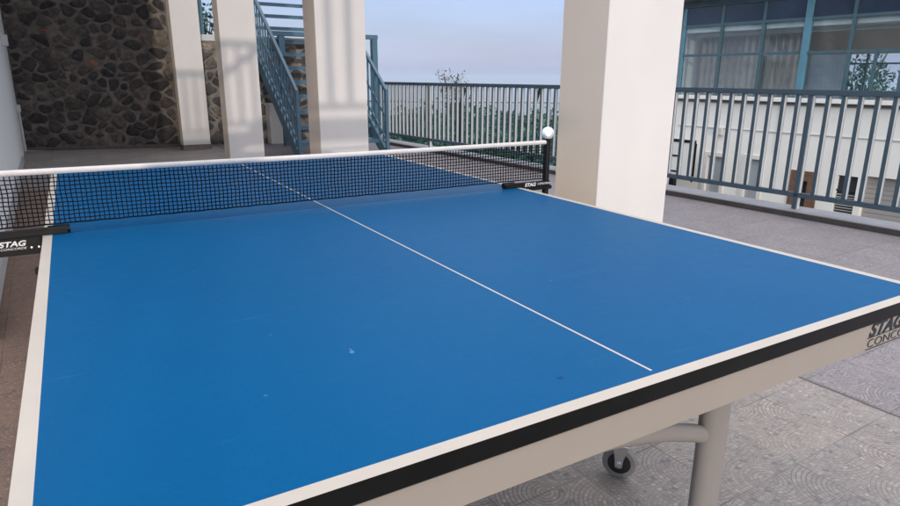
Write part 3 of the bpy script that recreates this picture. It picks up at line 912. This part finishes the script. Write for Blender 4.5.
# ------------------------------------------------------------------ trees
def leafmat(name, c1, c2):
    m, nt, b = newmat(name)
    g = nt.nodes.new('ShaderNodeNewGeometry')
    c = ramp(nt, g.outputs['Random Per Island'], [(0, c1), (1, c2)])
    nt.links.new(c, b.inputs['Base Color']); b.inputs['Roughness'].default_value = .6
    b.inputs['Specular IOR Level'].default_value = .25
    return m
mat_leaf = [leafmat('leaf_dark', (.025, .09, .065), (.06, .165, .115)), leafmat('leaf_mid', (.03, .105, .07), (.07, .18, .12)), leafmat('leaf_blue', (.028, .10, .085), (.065, .17, .14))]
mat_leaf_dry = leafmat('leaf_dry', (.08, .075, .055), (.16, .12, .085))
mat_bark = simple('bark', (.075, .06, .05), .9, 0, .3, 14, .8, 40)
def tree(name, label, base, top, rad, nleaf, lm, leaf=.09, trunk=.09, clumps=18, lobes=None, group=None, sparse=False, rng=None):
    rng = rng or random.Random(hash((round(base[0], 2), round(base[1], 2))) & 0xffff)
    t = thing(name, label, 'tree', base, 0, group)
    H = top - base[2]
    b = MB()
    tips = []
    th = H * (.45 if not sparse else .4)
    b.tube([(0, 0, 0), (rng.uniform(-.05, .05), rng.uniform(-.05, .05), th * .5), (rng.uniform(-.1, .1), rng.uniform(-.1, .1), th)], [trunk, trunk * .8, trunk * .6], 8)
    nb = 9 if not sparse else 16
    for i in range(nb):
        a = i * 2.4 + rng.uniform(-.3, .3)
        z0 = th * rng.uniform(.55, 1.0)
        rr = rad * rng.uniform(.5, .95)
        zt = th + (H - th) * rng.uniform(.35, .97) * (1 if not sparse else 1)
        e = Vector((math.cos(a) * rr, math.sin(a) * rr, zt))
        mid = Vector((math.cos(a) * rr * .45, math.sin(a) * rr * .45, z0 + (zt - z0) * .5))
        b.tube([(0, 0, z0), mid, e], [trunk * .4, trunk * .25, trunk * .08], 6)
        tips.append((mid, e))
        if sparse:
            for q in range(5):
                p0 = mid.lerp(e, rng.uniform(.1, .9))
                p1 = p0 + Vector((rng.uniform(-.3, .3), rng.uniform(-.3, .3), rng.uniform(.1, .42)))
                b.tube([p0, p1], [trunk * .12, trunk * .05], 5)
                tips.append((p0, p1))
    b.build('trunk', mat_bark, t)
    lf = MB()
    cl = []
    if sparse:
        for p0, p1 in tips: cl.append((p1, .13, 1))
    else:
        for i in range(clumps):
            u = rng.uniform(-1, 1); a = rng.uniform(0, 6.283); q = rng.uniform(.45, .95)
            s_ = math.sqrt(1 - u * u)
            cz = th * .75 + (H - th * .75) * .5
            cl.append((Vector((math.cos(a) * s_ * rad * q, math.sin(a) * s_ * rad * q, cz + u * q * (H - th * .75) * .48)), rad * rng.uniform(.22, .42), 1))
    for i in range(nleaf):
        c0, cr, _ = cl[i % len(cl)]
        while True:
            d = Vector((rng.uniform(-1, 1), rng.uniform(-1, 1), rng.uniform(-1, 1)))
            if .1 < d.length < 1: break
        c1 = c0 + d * cr * (1 if rng.random() < .85 else 1.35)
        n = Vector((rng.uniform(-1, 1), rng.uniform(-1, 1), rng.uniform(-.2, 1))).normalized()
        u = n.orthogonal().normalized(); u = (Matrix.Rotation(rng.uniform(0, 6.28), 3, n) @ u); w = n.cross(u)
        L = leaf * rng.uniform(.6, 1.3); Wd = L * .5
        lf.add([c1 - u * L / 2, c1 + w * Wd / 2, c1 + u * L / 2 + n * L * .12, c1 - w * Wd / 2], [(0, 1, 2, 3)])
    lf.build('crown', lm, t)
    return t
bx, by = cam.location.x, cam.location.y
def polar(az, d): return (M.translation.x + math.sin(R(az)) * d, M.translation.y + math.cos(R(az)) * d)
hedge = [(24.2, 19, .10, 1.5), (26.3, 23, -.15, 1.7), (28.4, 20, .05, 1.5), (30.4, 25, .0, 1.8), (32.3, 19, -.10, 1.4), (34.1, 23, .0, 1.6), (36.2, 19.5, -.35, 1.3), (38.2, 24, -.05, 1.6), (40.3, 20, -.4, 1.4), (42.6, 22, -.15, 1.6), (25.4, 14.5, -.45, 1.2), (28.9, 13.5, -.55, 1.2), (32.0, 14.5, -.5, 1.3), (35.2, 13.5, -.6, 1.2), (38.6, 14.5, -.65, 1.3), (41.8, 14, -.6, 1.2)]
for i, (az, d, top, rad) in enumerate(hedge):
    x, y = polar(az, d)
    tree('bushy_tree', 'dense green bushy tree seen through the railing balusters below the terrace', (x, y, -2.6), top, rad, 2600, mat_leaf[i % 3], .17, .10, 22, group='bushy trees below the railing', rng=random.Random(40 + i))
x, y = polar(30.9, 24)
tree('sparse_tree', 'sparse thin branched tree rising above the railing top against the sky', (x, y, -2.6), 1.65, .72, 460, mat_leaf_dry, .10, .06, sparse=True, rng=random.Random(5))
x, y = polar(8.6, 17)
tree('leafy_tree', 'leafy tree above the stone wall coping seen between the two left columns', (x, y, -2.6), 3.6, 1.5, 2600, mat_leaf[0], .15, .12, 26, rng=random.Random(11))
x, y = polar(62.0, 25.0)
tree('leafy_tree', 'leafy tree seen through the panes of the glazed upper floor', (x, y, -2.6), 2.4, 1.9, 1700, mat_leaf[2], .17, .12, 24, rng=random.Random(12))
# pipe barrier on the yard beyond the railing
pb_ = thing('pipe_barrier', 'thin pipe barrier with dark leaning posts seen through the railing', 'barrier', (*polar(32, 13.5), -2.6), -32)
b = MB(); b.tube([(-3.4, 0, 3.27), (3.2, 0, 3.27)], .022, 8); b.build('pipe', simple('pipe_grey', (.35, .37, .40), .5), pb_)
for x in (-1.95, -.15, 1.4):
    b = MB(); b.tube([(x, 0, 0), (x, 0, 3.2), (x + .10, 0, 3.55)], .035, 8); b.build('post', mat_blk, pb_)

# ------------------------------------------------------------------ stair landing behind the camera: its railing shades the columns
ld = thing('stair_landing', 'blue steel stair landing with a baluster railing behind the viewpoint', 'stair landing', (-1.75, -4.6, 0), 0)
b = MB(); b.box(0, 2.35, -1.3, 0, 1.60, 1.66); b.build('deck', mat_blue, ld)
for x in (.04, 1.18):
    b = MB(); b.box(x - .04, x + .04, -.09, -.01, 0.002, 1.599); b.build('post', mat_blue, ld)
b = MB(); b.box(0, 2.35, -.03, .03, 2.63, 2.70); lr = b.build('top_rail', mat_blue, ld)
b = MB(); b.box(0, 2.35, -.025, .025, 1.72, 1.77); b.build('bottom_rail', mat_blue, ld)
x = .05
while x < 2.35:
    b = MB(); b.box(x - .024, x + .024, -.012, .012, 1.771, 2.629); b.build('baluster', mat_blue, lr)
    x += .165
b = MB(); b.bar((1.25, 1.0, 2.10), (2.05, 1.0, 2.66), .05, .07); b.build('diagonal_shadow_bar', mat_blue, ld)  # added unseen bar, kept short to throw a diagonal shadow on one column
b = MB(); b.bar((1.25, 1.0, 1.2), (2.05, 1.0, 1.76), .05, .16); b.build('stringer', mat_blue, ld)  # second added bar, for the lower diagonal shadow
b = MB(); b.box(1.25, 1.29, .98, 1.02, 0.002, 2.11); b.build('post', mat_blue, ld)  # added to carry the two shadow bars

# ------------------------------------------------------------------ the air over the valley
m = bpy.data.materials.new('valley_air'); m.use_nodes = True
nt = m.node_tree; nt.nodes.clear()
o_ = nt.nodes.new('ShaderNodeOutputMaterial')
pv = nt.nodes.new('ShaderNodeVolumePrincipled')
pv.inputs['Color'].default_value = (.72, .83, 1.0, 1)
pv.inputs['Density'].default_value = .0011
pv.inputs['Anisotropy'].default_value = 0
nt.links.new(pv.outputs[0], o_.inputs['Volume'])
b = MB(); b.box(-4100, 6100, -4100, 6100, -110, 8)
tag(b.build('haze', m), kind='stuff')
